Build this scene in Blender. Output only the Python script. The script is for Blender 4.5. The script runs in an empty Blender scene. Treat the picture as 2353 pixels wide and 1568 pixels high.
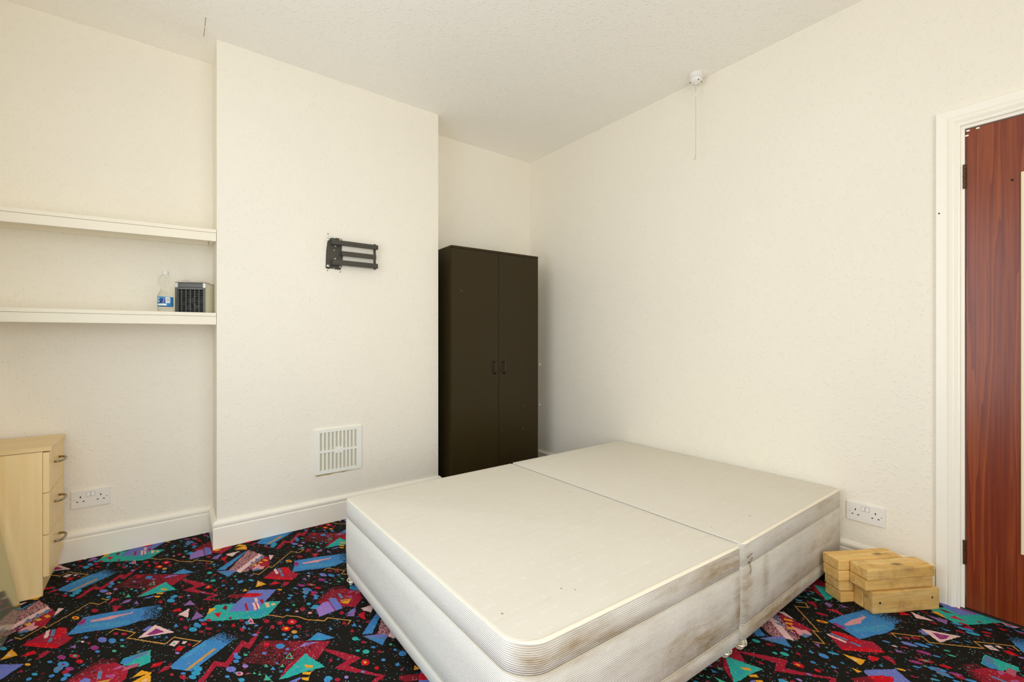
import bpy, bmesh, math, random
from mathutils import Vector, Matrix
random.seed(7)
S = bpy.context.scene
COL = S.collection

# ------------------------------------------------------------------ camera
IW, IH = 2353, 1568
F = 1034.7
YAW = math.radians(37.386)
CAM = Vector((-2.596, -3.130, 1.10))
cd = bpy.data.cameras.new('camera'); cam = bpy.data.objects.new('camera', cd); COL.objects.link(cam)
cd.sensor_fit = 'HORIZONTAL'; cd.sensor_width = 36; cd.lens = F / IW * 36
cd.clip_start = 0.02
cam.location = CAM; cam.rotation_euler = (math.pi / 2, 0, -YAW)
S.camera = cam

# ------------------------------------------------------------------ room size
H = 2.703            # ceiling
XL, YF = -3.36, -4.15  # left wall, wall behind the camera
YB = -0.277          # chimney breast face
CX0, CX1 = -2.39, -1.074
DY0, DY1, DZ = -2.776, -3.56, 1.985   # door opening in the right wall
WY0, WY1, WZ0, WZ1 = -1.2, -2.8, 0.45, 2.3  # window in the left wall

# ------------------------------------------------------------------ world, lights, exposure
w = bpy.data.worlds.new('world'); S.world = w; w.use_nodes = True
bg = w.node_tree.nodes['Background']; bg.inputs[0].default_value = (0.75, 0.87, 1, 1); bg.inputs[1].default_value = 1.0

def area(name, loc, rot, sx, sy, power, col):
    l = bpy.data.lights.new(name, 'AREA'); l.shape = 'RECTANGLE'; l.size = sx; l.size_y = sy; l.energy = power; l.color = col
    o = bpy.data.objects.new(name, l); COL.objects.link(o); o.location = loc; o.rotation_euler = rot
    return o
P_LEFT, P_REAR = 31, 45   # W: daylight through the left window, fill through the added rear one
VX0, VX1, VZ0, VZ1 = -3.2, -1.3, 0.3, 2.3   # unseen window added behind the viewer to light the room from there
area('window_daylight_left', (XL + 0.03, (WY0 + WY1) / 2, (WZ0 + WZ1) / 2), (0, -math.pi / 2, 0), WZ1 - WZ0 - .1, abs(WY1 - WY0) - .1, P_LEFT, (0.90, 0.95, 1.0))
area('rear_fill_light', ((VX0 + VX1) / 2, YF + 0.03, (VZ0 + VZ1) / 2), (math.pi / 2, 0, 0), VX1 - VX0 - .1, VZ1 - VZ0 - .1, P_REAR, (1.0, 0.98, 0.94))  # fill light added from behind the viewer, set in the added rear window
S.cycles.max_bounces = 16; S.cycles.diffuse_bounces = 10   # let daylight settle between the pale walls
S.view_settings.view_transform = 'Standard'; S.view_settings.look = 'None'
S.view_settings.exposure = -0.42; S.view_settings.gamma = 1; S.view_settings.use_curve_mapping = False

# ------------------------------------------------------------------ helpers
RV = Vector((math.cos(YAW), -math.sin(YAW), 0)); FV = Vector((math.sin(YAW), math.cos(YAW), 0)); UV = Vector((0, 0, 1))
def ray(x, y): return FV + RV * ((x - IW / 2) / F) - UV * ((y - IH / 2) / F)
def on_z(x, y, z): d = ray(x, y); return CAM + d * ((z - CAM.z) / d.z)
def on_y(x, y, Y): d = ray(x, y); return CAM + d * ((Y - CAM.y) / d.y)
def on_x(x, y, X): d = ray(x, y); return CAM + d * ((X - CAM.x) / d.x)

def lin(r, g, b):
    f = lambda c: (c / 255 / 12.92) if c / 255 <= .04045 else ((c / 255 + .055) / 1.055) ** 2.4
    return (f(r), f(g), f(b), 1)

class NT:
    def __init__(s, name):
        s.m = bpy.data.materials.new(name); s.m.use_nodes = True
        s.t = s.m.node_tree; s.b = s.t.nodes['Principled BSDF']
    def n(s, typ, **kw):
        nd = s.t.nodes.new(typ)
        for k, v in kw.items():
            if k.startswith('i_'):
                key = k[2:]; key = int(key) if key.isdigit() else key.replace('_', ' ')
                nd.inputs[key].default_value = v
            else: setattr(nd, k, v)
        return nd
    def l(s, a, b): s.t.links.new(a, b)
    def coords(s, scale=(1, 1, 1), kind='Object'):
        tc = s.n('ShaderNodeTexCoord'); mp = s.n('ShaderNodeMapping'); mp.inputs['Scale'].default_value = scale
        s.l(tc.outputs[kind], mp.inputs['Vector']); return mp.outputs[0]
    def math(s, op, a, b=None, clamp=False):
        nd = s.n('ShaderNodeMath', operation=op); nd.use_clamp = clamp
        for i, v in enumerate((a, b)):
            if v is None: continue
            if isinstance(v, (int, float)): nd.inputs[i].default_value = v
            else: s.l(v, nd.inputs[i])
        return nd.outputs[0]
    def mix(s, fac, a, b, blend='MIX'):
        nd = s.n('ShaderNodeMix', data_type='RGBA', blend_type=blend)
        for key, v in ((0, fac), (6, a), (7, b)):
            if isinstance(v, (int, float)): nd.inputs[key].default_value = v
            elif isinstance(v, tuple): nd.inputs[key].default_value = v
            else: s.l(v, nd.inputs[key])
        return nd.outputs[2]
    def ramp(s, v, p0, p1, c0=(0, 0, 0, 1), c1=(1, 1, 1, 1)):
        nd = s.n('ShaderNodeValToRGB'); e = nd.color_ramp.elements
        e[0].position = p0; e[1].position = p1; e[0].color = c0; e[1].color = c1
        s.l(v, nd.inputs[0]); return nd.outputs[0]
    def noise(s, vec, scale, detail=3, rough=.5):
        nd = s.n('ShaderNodeTexNoise'); nd.inputs['Scale'].default_value = scale; nd.inputs['Detail'].default_value = detail; nd.inputs['Roughness'].default_value = rough
        s.l(vec, nd.inputs['Vector']); return nd.outputs[0]
    def bump(s, h, dist=.001, strength=1):
        nd = s.n('ShaderNodeBump'); nd.inputs['Distance'].default_value = dist; nd.inputs['Strength'].default_value = strength
        s.l(h, nd.inputs['Height']); s.l(nd.outputs[0], s.b.inputs['Normal']); return nd
    def base(s, v):
        if isinstance(v, tuple): s.b.inputs['Base Color'].default_value = v
        else: s.l(v, s.b.inputs['Base Color'])
    def set(s, rough=None, metal=None, spec=None):
        if rough is not None: s.b.inputs['Roughness'].default_value = rough
        if metal is not None: s.b.inputs['Metallic'].default_value = metal
        if spec is not None: s.b.inputs['Specular IOR Level'].default_value = spec
        return s.m

def plain(name, col, rough=.5, metal=0, spec=None, var=.06, scale=12, bump=0, bscale=200):
    t = NT(name); v = t.coords()
    n = t.noise(v, scale, 4)
    dark = tuple(c * (1 - var) for c in col[:3]) + (1,); lite = tuple(min(1, c * (1 + var)) for c in col[:3]) + (1,)
    t.base(t.mix(n, dark, lite))
    if bump: t.bump(t.noise(v, bscale, 3), bump)
    return t.set(rough, metal, spec)

def link(o, parent=None):
    COL.objects.link(o)
    if parent is not None: o.parent = parent
    return o
def obj(name, bm, mat, parent=None, smooth=False, loc=None, rot=None):
    bmesh.ops.recalc_face_normals(bm, faces=bm.faces[:])
    me = bpy.data.meshes.new(name); bm.to_mesh(me); bm.free()
    if mat: me.materials.append(mat)
    if smooth:
        for p in me.polygons: p.use_smooth = True
    o = bpy.data.objects.new(name, me); link(o, parent)
    if loc is not None: o.location = loc
    if rot is not None: o.rotation_euler = rot
    return o
def thing(name, label, cat, loc=(0, 0, 0), rotz=0, group=None):
    o = bpy.data.objects.new(name, None); link(o); o.empty_display_size = .05
    o.location = loc; o.rotation_euler = (0, 0, rotz)
    return tag(o, label, cat, group)
def tag(o, label, cat, group=None, kind=None):
    o['label'] = label; o['category'] = cat
    if group: o['group'] = group
    if kind: o['kind'] = kind
    return o
def struct(name, bm, mat, label, cat, smooth=False):
    o = obj(name, bm, mat, None, smooth); return tag(o, label, cat, None, 'structure')

def B(): return bmesh.new()
def box(bm, x0, x1, y0, y1, z0, z1, bev=0, seg=2):
    r = bmesh.ops.create_cube(bm, size=1)
    vs = r['verts']
    for v in vs:
        v.co = Vector(((x0 + x1) / 2 + v.co.x * (x1 - x0), (y0 + y1) / 2 + v.co.y * (y1 - y0), (z0 + z1) / 2 + v.co.z * (z1 - z0)))
    if bev:
        es = {e for v in vs for e in v.link_edges}
        bmesh.ops.bevel(bm, geom=list(es), offset=bev, segments=seg, affect='EDGES', profile=.6)
    return bm
def tube(bm, pts, r, seg=10, cap=True):
    pts = [Vector(p) for p in pts]; rings = []
    up = Vector((0, 0, 1)); prev = None
    for i, p in enumerate(pts):
        d = (pts[min(i + 1, len(pts) - 1)] - pts[max(i - 1, 0)]).normalized()
        if prev is None:
            a = d.cross(up)
            if a.length < .01: a = d.cross(Vector((1, 0, 0)))
            a.normalize()
        else:
            a = (prev - d * prev.dot(d)).normalized()
        prev = a; b = d.cross(a)
        rr = r[i] if isinstance(r, (list, tuple)) else r
        rings.append([bm.verts.new(p + (a * math.cos(2 * math.pi * k / seg) + b * math.sin(2 * math.pi * k / seg)) * rr) for k in range(seg)])
    for a, b in zip(rings, rings[1:]):
        for k in range(seg): bm.faces.new((a[k], a[(k + 1) % seg], b[(k + 1) % seg], b[k]))
    if cap: bm.faces.new(rings[0]); bm.faces.new(rings[-1])
    return bm
def lathe(bm, prof, seg=24, c=(0, 0, 0), cap=True):
    rings = []
    for r, z in prof:
        rings.append([bm.verts.new((c[0] + r * math.cos(2 * math.pi * k / seg), c[1] + r * math.sin(2 * math.pi * k / seg), c[2] + z)) for k in range(seg)])
    for a, b in zip(rings, rings[1:]):
        for k in range(seg): bm.faces.new((a[k], a[(k + 1) % seg], b[(k + 1) % seg], b[k]))
    if cap: bm.faces.new(rings[0]); bm.faces.new(rings[-1])
    return bm
def sweep(bm, path, prof, side=1):
    """mitred moulding: path = list of 2D points, prof = (offset from path, second axis); returns rings as (a,b,c)"""
    n = len(path); P = [Vector(p) for p in path]; rings = []
    for i in range(n):
        d0 = (P[i] - P[i - 1]).normalized() if i else (P[1] - P[0]).normalized()
        d1 = (P[i + 1] - P[i]).normalized() if i < n - 1 else d0
        n0 = Vector((-d0.y, d0.x)) * side; n1 = Vector((-d1.y, d1.x)) * side
        m = (n0 + n1); m = m / max(.2, m.length_squared) * 2
        rings.append([(P[i] + m * o, h) for o, h in prof])
    return rings
def skin(bm, rings, f):
    R = [[bm.verts.new(f(p, h)) for p, h in r] for r in rings]
    for a, b in zip(R, R[1:]):
        k = len(a)
        for i in range(k): bm.faces.new((a[i], a[(i + 1) % k], b[(i + 1) % k], b[i]))
    bm.faces.new(R[0]); bm.faces.new(R[-1]); return bm
def wallplate(bm, axis, at0, at1, u0, u1, z0, z1, holes=()):
    """slab wall with rectangular holes; axis 'x' = slab between x at0..at1, u is y"""
    us = sorted({u0, u1, *[h[0] for h in holes], *[h[1] for h in holes]}); zs = sorted({z0, z1, *[h[2] for h in holes], *[h[3] for h in holes]})
    for a, b in zip(us, us[1:]):
        for c, d in zip(zs, zs[1:]):
            mu, mz = (a + b) / 2, (c + d) / 2
            if any(min(h[0], h[1]) < mu < max(h[0], h[1]) and h[2] < mz < h[3] for h in holes): continue
            if axis == 'x': box(bm, at0, at1, a, b, c, d)
            else: box(bm, a, b, at0, at1, c, d)
    bmesh.ops.remove_doubles(bm, verts=bm.verts[:], dist=1e-5)
    inner = [f for f in bm.faces if any(g is not f and set(g.verts) == set(f.verts) for v in f.verts[:1] for g in v.link_faces)]
    bmesh.ops.delete(bm, geom=inner, context='FACES')
    return bm

# ------------------------------------------------------------------ materials
def wall_mat(name, col, chip=.0011, amount=.55):
    t = NT(name); v = t.coords()
    n = t.noise(v, 1.7, 3); n2 = t.noise(v, 60, 3)
    c = t.mix(n, tuple(a * .97 for a in col[:3]) + (1,), tuple(min(1, a * 1.03) for a in col[:3]) + (1,))
    t.base(c)
    wv = t.n('ShaderNodeVectorMath', operation='ADD')
    nz = t.n('ShaderNodeTexNoise'); nz.inputs['Scale'].default_value = 45; t.l(v, nz.inputs['Vector'])
    sc = t.n('ShaderNodeVectorMath', operation='SCALE'); sc.inputs['Scale'].default_value = .018; t.l(nz.outputs['Color'], sc.inputs[0])
    t.l(v, wv.inputs[0]); t.l(sc.outputs[0], wv.inputs[1])
    vo = t.n('ShaderNodeTexVoronoi', feature='F1'); vo.inputs['Scale'].default_value = 62; t.l(wv.outputs[0], vo.inputs['Vector'])
    chipm = t.ramp(vo.outputs['Distance'], .22, .42, (1, 1, 1, 1), (0, 0, 0, 1))
    sep = t.n('ShaderNodeSeparateColor'); t.l(vo.outputs['Color'], sep.inputs[0])
    sel = t.math('GREATER_THAN', sep.outputs[0], amount)
    h = t.math('ADD', t.math('MULTIPLY', chipm, sel), t.math('MULTIPLY', n2, .7))
    t.bump(h, chip, .8)
    return t.set(.55, spec=.35)
M_WALL = wall_mat('cream_woodchip_paint', lin(243, 238, 225))
M_CEIL = wall_mat('white_textured_ceiling_paint', lin(252, 249, 242), .0014, .35)
M_TRIM = plain('cream_gloss_paint', lin(250, 246, 234), .32, var=.025, scale=4, bump=.0003, bscale=30)
M_SHELF = plain('cream_shelf_paint', lin(243, 236, 217), .45, var=.03, scale=5, bump=.0003, bscale=40)
M_WHITEP = plain('white_plastic', lin(238, 236, 232), .3, var=.02)
M_GRILLE = plain('white_painted_grille', lin(240, 242, 234), .4, var=.02)
M_GRILLEB = plain('grey_grille_mesh', lin(200, 195, 175), .7, var=.08, scale=80)
M_DARK = plain('dark_void', (.008, .007, .006, 1), .8, var=.1)
M_BLACKM = plain('black_powder_coat', lin(66, 63, 54), .42, var=.1, scale=60, bump=.0001)
M_ZINC = plain('zinc_screw', lin(225, 225, 220), .28, .9, var=.05)
M_BRASS = plain('tarnished_hinge', lin(92, 66, 46), .4, .6, var=.3, scale=60)
M_NICKEL = plain('brushed_nickel', lin(170, 155, 130), .3, .9, var=.08)
M_CORD = plain('aged_white_cord', lin(196, 182, 150), .7, var=.1, scale=100)
M_WHITECAST = plain('cream_castor_plastic', lin(236, 230, 208), .35, var=.04)
M_CHROME = plain('castor_ring_metal', lin(235, 228, 205), .18, .85, var=.05)

def wardrobe_mat():
    t = NT('dark_brown_laminate'); v = t.coords((1, 1, .08))
    n = t.noise(v, 60, 4); v2 = t.coords(); n2 = t.noise(v2, 3, 3)
    c = t.mix(n, lin(46, 36, 11), lin(54, 43, 15)); c = t.mix(t.math('MULTIPLY', n2, .35), c, lin(36, 28, 8))
    vo = t.n('ShaderNodeTexVoronoi'); vo.inputs['Scale'].default_value = 11; t.l(v2, vo.inputs['Vector'])
    chip = t.math('LESS_THAN', vo.outputs['Distance'], .028)
    t.base(t.mix(t.math('MULTIPLY', chip, .7), c, lin(200, 195, 175)))
    return t.set(.38, spec=.28)
M_WARD = wardrobe_mat()

def wood(name, c0, c1, c2, axis='x', scale=1.0, rough=.45, knots=False, ring=6):
    t = NT(name)
    s = {'x': (.10, 1, 1), 'y': (1, .10, 1), 'z': (1, 1, .06), 'door': (1, 1.3, .035)}[axis]
    tc = t.n('ShaderNodeTexCoord'); oi = t.n('ShaderNodeObjectInfo'); add = t.n('ShaderNodeVectorMath', operation='ADD')
    mul = t.n('ShaderNodeMath', operation='MULTIPLY'); mul.inputs[1].default_value = 37; t.l(oi.outputs['Random'], mul.inputs[0])
    t.l(tc.outputs['Object'], add.inputs[0]); t.l(mul.outputs[0], add.inputs[1])
    mp = t.n('ShaderNodeMapping'); mp.inputs['Scale'].default_value = tuple(a * scale for a in s); t.l(add.outputs[0], mp.inputs['Vector'])
    v = mp.outputs[0]
    n1 = t.noise(v, ring, 3, .6); n2 = t.noise(v, 90, 4, .6)
    rings = t.math('FRACT', t.math('MULTIPLY', n1, 7))
    rings = t.ramp(rings, .15, .95)
    c = t.mix(rings, c0, c1); c = t.mix(t.math('MULTIPLY', t.ramp(n2, .4, .7), .5), c, c2)
    if knots:
        vo = t.n('ShaderNodeTexVoronoi'); vo.inputs['Scale'].default_value = 14
        mp2 = t.n('ShaderNodeMapping'); mp2.inputs['Scale'].default_value = tuple(a ** .35 for a in s[:3]); t.l(add.outputs[0], mp2.inputs['Vector']); t.l(mp2.outputs[0], vo.inputs['Vector'])
        k = t.ramp(vo.outputs['Distance'], .06, .2, (1, 1, 1, 1), (0, 0, 0, 1))
        sep = t.n('ShaderNodeSeparateColor'); t.l(vo.outputs['Color'], sep.inputs[0])
        k = t.math('MULTIPLY', k, t.math('GREATER_THAN', sep.outputs[1], .6))
        c = t.mix(t.math('MULTIPLY', k, .75), c, lin(92, 62, 32))
        g = t.noise(add.outputs[0], 9, 4, .65)
        c = t.mix(t.math('MULTIPLY', t.ramp(g, .52, .75), .6), c, lin(140, 110, 62))
    if knots:
        hs = t.n('ShaderNodeHueSaturation'); t.l(c, hs.inputs['Color']); t.l(t.math('ADD', .86, t.math('MULTIPLY', oi.outputs['Random'], .22)), hs.inputs['Value'])
        c = hs.outputs[0]
    t.base(c); t.bump(n2, .0004, .5)
    return t.set(rough)
M_PINE = wood('rough_sawn_pine', lin(248, 212, 138), lin(236, 190, 108), lin(204, 156, 84), 'x', 1, .65, True)
M_BEECH = wood('beech_laminate', lin(253, 226, 170), lin(250, 217, 155), lin(243, 203, 136), 'z', .5, .4, ring=3)
M_BEECHT = wood('beech_laminate_top', lin(244, 216, 164), lin(239, 207, 150), lin(230, 194, 134), 'x', .5, .4, ring=3)
M_DOOR = wood('mahogany_veneer', lin(148, 70, 28), lin(120, 46, 18), lin(86, 26, 11), 'door', 1.0, .27, ring=9)

def fabric(name, kind, stains=()):
    t = NT(name); v = t.coords()
    n = t.noise(v, 3.2, 5, .6); fine = t.noise(v, 160, 3, .7)
    if kind == 'side':
        c = t.mix(fine, lin(228, 227, 220), lin(241, 241, 236))
        sx = t.n('ShaderNodeSeparateXYZ'); t.l(v, sx.inputs[0])
        rib = t.math('SINE', t.math('MULTIPLY', sx.outputs['Z'], 2 * math.pi / .0052))
        wv = t.noise(t.coords((220, 220, 190)), 1, 0)
        # brown grime of its own blotchy shape, mostly on the long side towards the door
        ge = t.n('ShaderNodeNewGeometry'); sn = t.n('ShaderNodeSeparateXYZ'); t.l(ge.outputs['Normal'], sn.inputs[0])
        front = t.ramp(t.math('MULTIPLY', sn.outputs['Y'], -1), .3, .8)
        blot = t.ramp(t.noise(t.coords((1.1, 1.1, 1.8)), 7, 6, .65), .34, .72)
        streak = t.ramp(t.noise(t.coords((1.5, 1.5, 9)), 4, 5, .65), .42, .66)
        acc = None
        for (cx, cz, rx, rz, k) in stains:
            dx = t.math('DIVIDE', t.math('SUBTRACT', sx.outputs['X'], cx), rx); dz = t.math('DIVIDE', t.math('SUBTRACT', sx.outputs['Z'], cz), rz)
            d = t.math('SQRT', t.math('ADD', t.math('MULTIPLY', dx, dx), t.math('MULTIPLY', dz, dz)))
            f = t.math('MULTIPLY', t.ramp(d, .15, 1.0, (1, 1, 1, 1), (0, 0, 0, 1)), k)
            acc = f if acc is None else t.math('MAXIMUM', acc, f)
        pat = t.math('MULTIPLY', acc, t.math('ADD', .35, t.math('ADD', t.math('MULTIPLY', blot, .45), t.math('MULTIPLY', streak, .3))))
        amt = t.math('ADD', t.math('ADD', t.math('MULTIPLY', pat, .9), .16), t.math('ADD', t.math('MULTIPLY', blot, .16), t.math('MULTIPLY', streak, .14)), True)
        amt = t.math('MULTIPLY', amt, t.math('ADD', t.math('MULTIPLY', front, .92), .06))
        c = t.mix(amt, c, lin(160, 136, 96))
        t.base(c)
        t.bump(t.math('ADD', rib, t.math('MULTIPLY', wv, .8)), .0007, .7)
    else:
        c = t.mix(n, lin(221, 216, 203), lin(230, 225, 214)); c = t.mix(t.math('MULTIPLY', fine, .35), c, lin(208, 203, 190))
        v3 = t.coords((1, 1, 1))
        streak = t.ramp(t.noise(t.coords((1, 6, 1)), 6, 5, .6), .6, .78)
        c = t.mix(t.math('MULTIPLY', streak, .22), c, lin(196, 176, 140))
        vo = t.n('ShaderNodeTexVoronoi'); vo.inputs['Scale'].default_value = 9; t.l(v, vo.inputs['Vector'])
        c = t.mix(t.math('MULTIPLY', t.math('LESS_THAN', vo.outputs['Distance'], .035), .6), c, lin(110, 92, 66))
        # woven rows of faint lighter marks
        br = t.n('ShaderNodeTexBrick'); br.inputs['Scale'].default_value = 1; br.inputs['Brick Width'].default_value = .11; br.inputs['Row Height'].default_value = .055
        br.inputs['Mortar Size'].default_value = .022; br.inputs['Mortar Smooth'].default_value = .1; t.l(v, br.inputs['Vector'])
        sx = t.n('ShaderNodeSeparateXYZ'); t.l(v, sx.inputs[0])
        strokes = t.math('GREATER_THAN', t.noise(t.coords((150, 40, 1)), 1, 1), .52)
        mk = t.math('MULTIPLY', t.math('SUBTRACT', 1, br.outputs['Fac'], True), strokes)
        c = t.mix(t.math('MULTIPLY', mk, .42), c, lin(230, 228, 220))
        t.base(c); t.bump(fine, .0005, .4)
    return t.set(.85, spec=.2)
M_DIVS = fabric('ribbed_divan_side_fabric', 'side', ((.09, .345, .26, .06, .75), (.25, .32, .35, .035, .6), (.85, .345, .30, .055, .85), (.70, .15, .28, .10, .9), (.93, .19, .05, .13, .8), (.45, .08, .5, .05, .6), (.55, .36, .2, .03, .4)))
M_DIVS2 = fabric('ribbed_divan_side_fabric_by_wall', 'side', ((.25, .08, .45, .075, .95), (.02, .2, .06, .2, .7), (.55, .13, .35, .08, .6), (.75, .20, .3, .05, .4), (.17, .22, .035, .12, .5), (.85, .36, .3, .03, .35)))
M_DIVT = fabric('cream_divan_top_fabric', 'top')
M_SEAM = plain('grubby_seam_tape', lin(206, 197, 172), .9, var=.12, scale=30, bump=.0004)
M_PIPE = plain('cream_rolled_edge_fabric', lin(240, 232, 213), .85, var=.05, scale=40, bump=.0006, bscale=220)

# ------------------------------------------------------------------ carpet: woven pattern digitised on the floor, repeated on its lattice
def crop(i):
    return {1: (0, 1360, .1326), 2: (130, 1230, .1275), 3: (250, 1360, .1326), 4: (400, 1200, .17), 5: (500, 1360, .1326), 6: (700, 1340, .1454), 7: (1620, 1340, .1615), 8: (1980, 1380, .1585)}[i]
def fl(i, x, y):
    a, b, s = crop(i); p = on_z(a + x * s, b + y * s, 0); return Vector((p.x, p.y))
CC = dict(B=(68, 138, 200), P=(112, 124, 200), C=(58, 156, 196), T=(50, 176, 166), R=(205, 22, 38), M=(168, 34, 56), K=(226, 158, 164), W=(238, 200, 200),
          U=(142, 102, 168), G=(152, 56, 122), O=(236, 166, 44), Y=(206, 152, 72), D=(128, 30, 42), E=(70, 178, 142), H=(240, 190, 140), L=(158, 124, 200), N=(60, 42, 40), Z=(96, 130, 170), X=(74, 152, 200), V=(48, 162, 178), J=(186, 92, 116), Q=(176, 84, 140))
MOT = []   # colour, polygon in floor metres, fade (per-vertex or constant)
def poly(i, c, *xy, fade=None):
    pts = [fl(i, xy[k], xy[k + 1]) for k in range(0, len(xy), 2)]
    MOT.append((c, pts, fade))
def dot(i, c, x, y, rx, ry=None, n=8):
    ry = ry or rx * .6; rx *= .88; ry *= .88
    MOT.append((c, [fl(i, x + rx * math.cos(2 * math.pi * k / n + .2), y + ry * math.sin(2 * math.pi * k / n + .2)) for k in range(n)], None))
def dots(i, s):
    for w_ in s.split(';'):
        a = w_.split(); dot(i, a[0], *map(float, a[1:]))
def tri(i, c, x, y, r):
    poly(i, c, x - r, y + r * .6, x, y - r * .8, x + r, y + r * .6)
def line(i, c, wid, *xy):
    pts = [fl(i, xy[k], xy[k + 1]) for k in range(0, len(xy), 2)]
    L, Rr = [], []
    for k, p in enumerate(pts):
        d0 = (p - pts[k - 1]).normalized() if k else (pts[1] - p).normalized()
        d1 = (pts[k + 1] - p).normalized() if k < len(pts) - 1 else d0
        n0 = Vector((-d0.y, d0.x)); n1 = Vector((-d1.y, d1.x)); m = n0 + n1; m = m / max(.6, m.length_squared) * 2
        L.append(p + m * wid / 2); Rr.append(p - m * wid / 2)
    for k in range(len(pts) - 1): MOT.append((c, [L[k], L[k + 1], Rr[k + 1], Rr[k]], None))
# large red field
poly(5, 'D', 400, 1240, 770, 850, 1950, 860, 1850, 1000, 1720, 1190, 1530, 1090, 1240, 1290, fade=[.25, .8, 1, 1, 1, 1, .7])
poly(5, 'M', 700, 1160, 950, 900, 1950, 860, 1850, 1000, 1720, 1190, 1530, 1090, 1240, 1280, fade=[.1, .4, .9, .9, .9, .9, .3])
poly(5, 'M', 1060, 1530, 1200, 1290, 1500, 1070, 1530, 1090, 1250, 1330)
dots(5, 'B 1085 948 92 52;P 1210 1000 42 26;P 810 1070 50 26;R 850 920 60 45')
line(5, 'E', .004, 1180, 1160, 1250, 1070, 1300, 1160, 1180, 1160)
# blue triangle with lilac tail, teal triangle
poly(5, 'B', 1560, 850, 1740, 705, 2030, 800, 1850, 845); poly(5, 'C', 1600, 845, 1700, 790, 1860, 800, 1790, 845)
poly(5, 'L', 1410, 970, 1500, 890, 1740, 870, 1560, 940, fade=.8)
poly(5, 'T', 1060, 1530, 1520, 1075, 1860, 1305, 1640, 1360, 1460, 1410, 1240, 1490)
poly(5, 'V', 1260, 1420, 1440, 1300, 1480, 1340, 1330, 1420)
poly(5, 'O', 1500, 1270, 1660, 1280, 1640, 1325, 1530, 1320); poly(5, 'O', 1480, 1400, 1630, 1390, 1600, 1445, 1465, 1435); poly(5, 'O', 1450, 1490, 1590, 1490, 1570, 1550, 1470, 1530)
poly(5, 'P', 1230, 1568, 1430, 1485, 1450, 1510, 1350, 1568)
# crimson lightning bands
line(5, 'M', .020, -285, 1568, -45, 1250, 150, 1275, 430, 900, 540, 950, 640, 800)
line(5, 'M', .012, 640, 800, 700, 705); line(5, 'D', .008, 700, 705, 775, 600)
poly(6, 'M', 290, 1060, 340, 1040, 640, 1110, 900, 1185, 770, 1260, 680, 1310, 1100, 1430, 1290, 1465, 1130, 1568, 1080, 1568, 1180, 1480, 900, 1430, 700, 1400, 470, 1350, 660, 1230, 600, 1200)
poly(4, 'M', 500, 1000, 585, 985, 470, 1040, 630, 1060, 620, 1068, 385, 1055)
# crimson blob with lilac patch
poly(6, 'M', 190, 320, 330, 180, 430, 110, 640, 90, 860, 150, 920, 240, 800, 385, 600, 372, fade=[.9, .5, .7, 1, 1, 1, 1, 1])
poly(6, 'D', 150, 330, 300, 170, 430, 70, 640, 50, 640, 95, 430, 115, 330, 185, 200, 330, fade=.4)
poly(6, 'C', 85, 410, 140, 350, 230, 350, 180, 415); poly(6, 'L', 180, 400, 300, 310, 380, 290, 490, 440, 230, 540)
poly(6, 'P', 380, 260, 410, 235, 500, 250, 605, 400, 490, 445); line(6, 'G', .005, 375, 285, 490, 445)
poly(6, 'Y', 560, 275, 740, 245, 735, 265, 580, 290); poly(6, 'O', 550, 305, 735, 268, 690, 330, 600, 322)
poly(6, 'Z', 520, 175, 560, 165, 615, 240, 570, 250); poly(6, 'Q', 640, 210, 750, 200, 760, 240, 660, 230)
poly(3, 'T', 195, 1240, 260, 1160, 730, 1010, 720, 1230, 530, 1310, 510, 1250, 300, 1290)
poly(3, 'B', 200, 1240, 265, 1170, 440, 1105, 420, 1200, 290, 1270); poly(3, 'Z', 440, 1105, 690, 1030, 690, 1080, 430, 1180)
poly(3, 'Q', 50, 1360, 200, 1280, 300, 1290, 150, 1350); poly(3, 'J', 215, 1390, 270, 1310, 510, 1240, 510, 1300)
# pink speckled slab
poly(4, 'K', 745, 650, 1000, 380, 1160, 430, 860, 660, fade=.52)
poly(4, 'W', 840, 670, 1150, 430, 1195, 450, 890, 690); poly(4, 'K', 890, 690, 1195, 450, 1235, 460, 1000, 670, fade=.45)
poly(4, 'M', 1030, 650, 1180, 510, 1240, 460, 1285, 485, 1290, 600, 1120, 645)
poly(4, 'Z', 570, 670, 850, 655, 735, 745); poly(4, 'P', 580, 668, 740, 655, 850, 655, 830, 680); poly(4, 'B', 640, 690, 800, 690, 735, 745)
poly(4, 'B', 575, 655, 760, 530, 985, 385, 870, 500, 685, 650)
poly(4, 'W', 700, 435, 890, 395, 780, 462); poly(4, 'P', 520, 480, 650, 425, 590, 490); poly(4, 'R', 635, 490, 725, 460, 680, 535)
poly(4, 'O', 810, 375, 970, 310, 980, 375)
poly(1, 'Z', 430, 520, 480, 470, 535, 480, 480, 530); poly(1, 'Z', 600, 440, 650, 380, 705, 400, 650, 460); poly(1, 'Z', 750, 375, 800, 320, 865, 320, 820, 390)
poly(1, 'O', 425, 570, 520, 540, 555, 570, 480, 605); poly(1, 'O', 605, 495, 680, 465, 735, 490, 660, 518); poly(1, 'O', 750, 430, 830, 400, 885, 430, 820, 462)
poly(1, 'W', 930, 430, 1000, 300, 1030, 285, 1112, 300, 1040, 350); poly(1, 'K', 310, 690, 480, 600, 610, 525, 590, 600, 680, 600, 560, 680, 500, 685)
poly(1, 'Z', 300, 735, 330, 700, 480, 650, 520, 690, 420, 712); poly(1, 'G', 240, 660, 300, 620, 340, 630, 290, 690, fade=.7)
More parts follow.
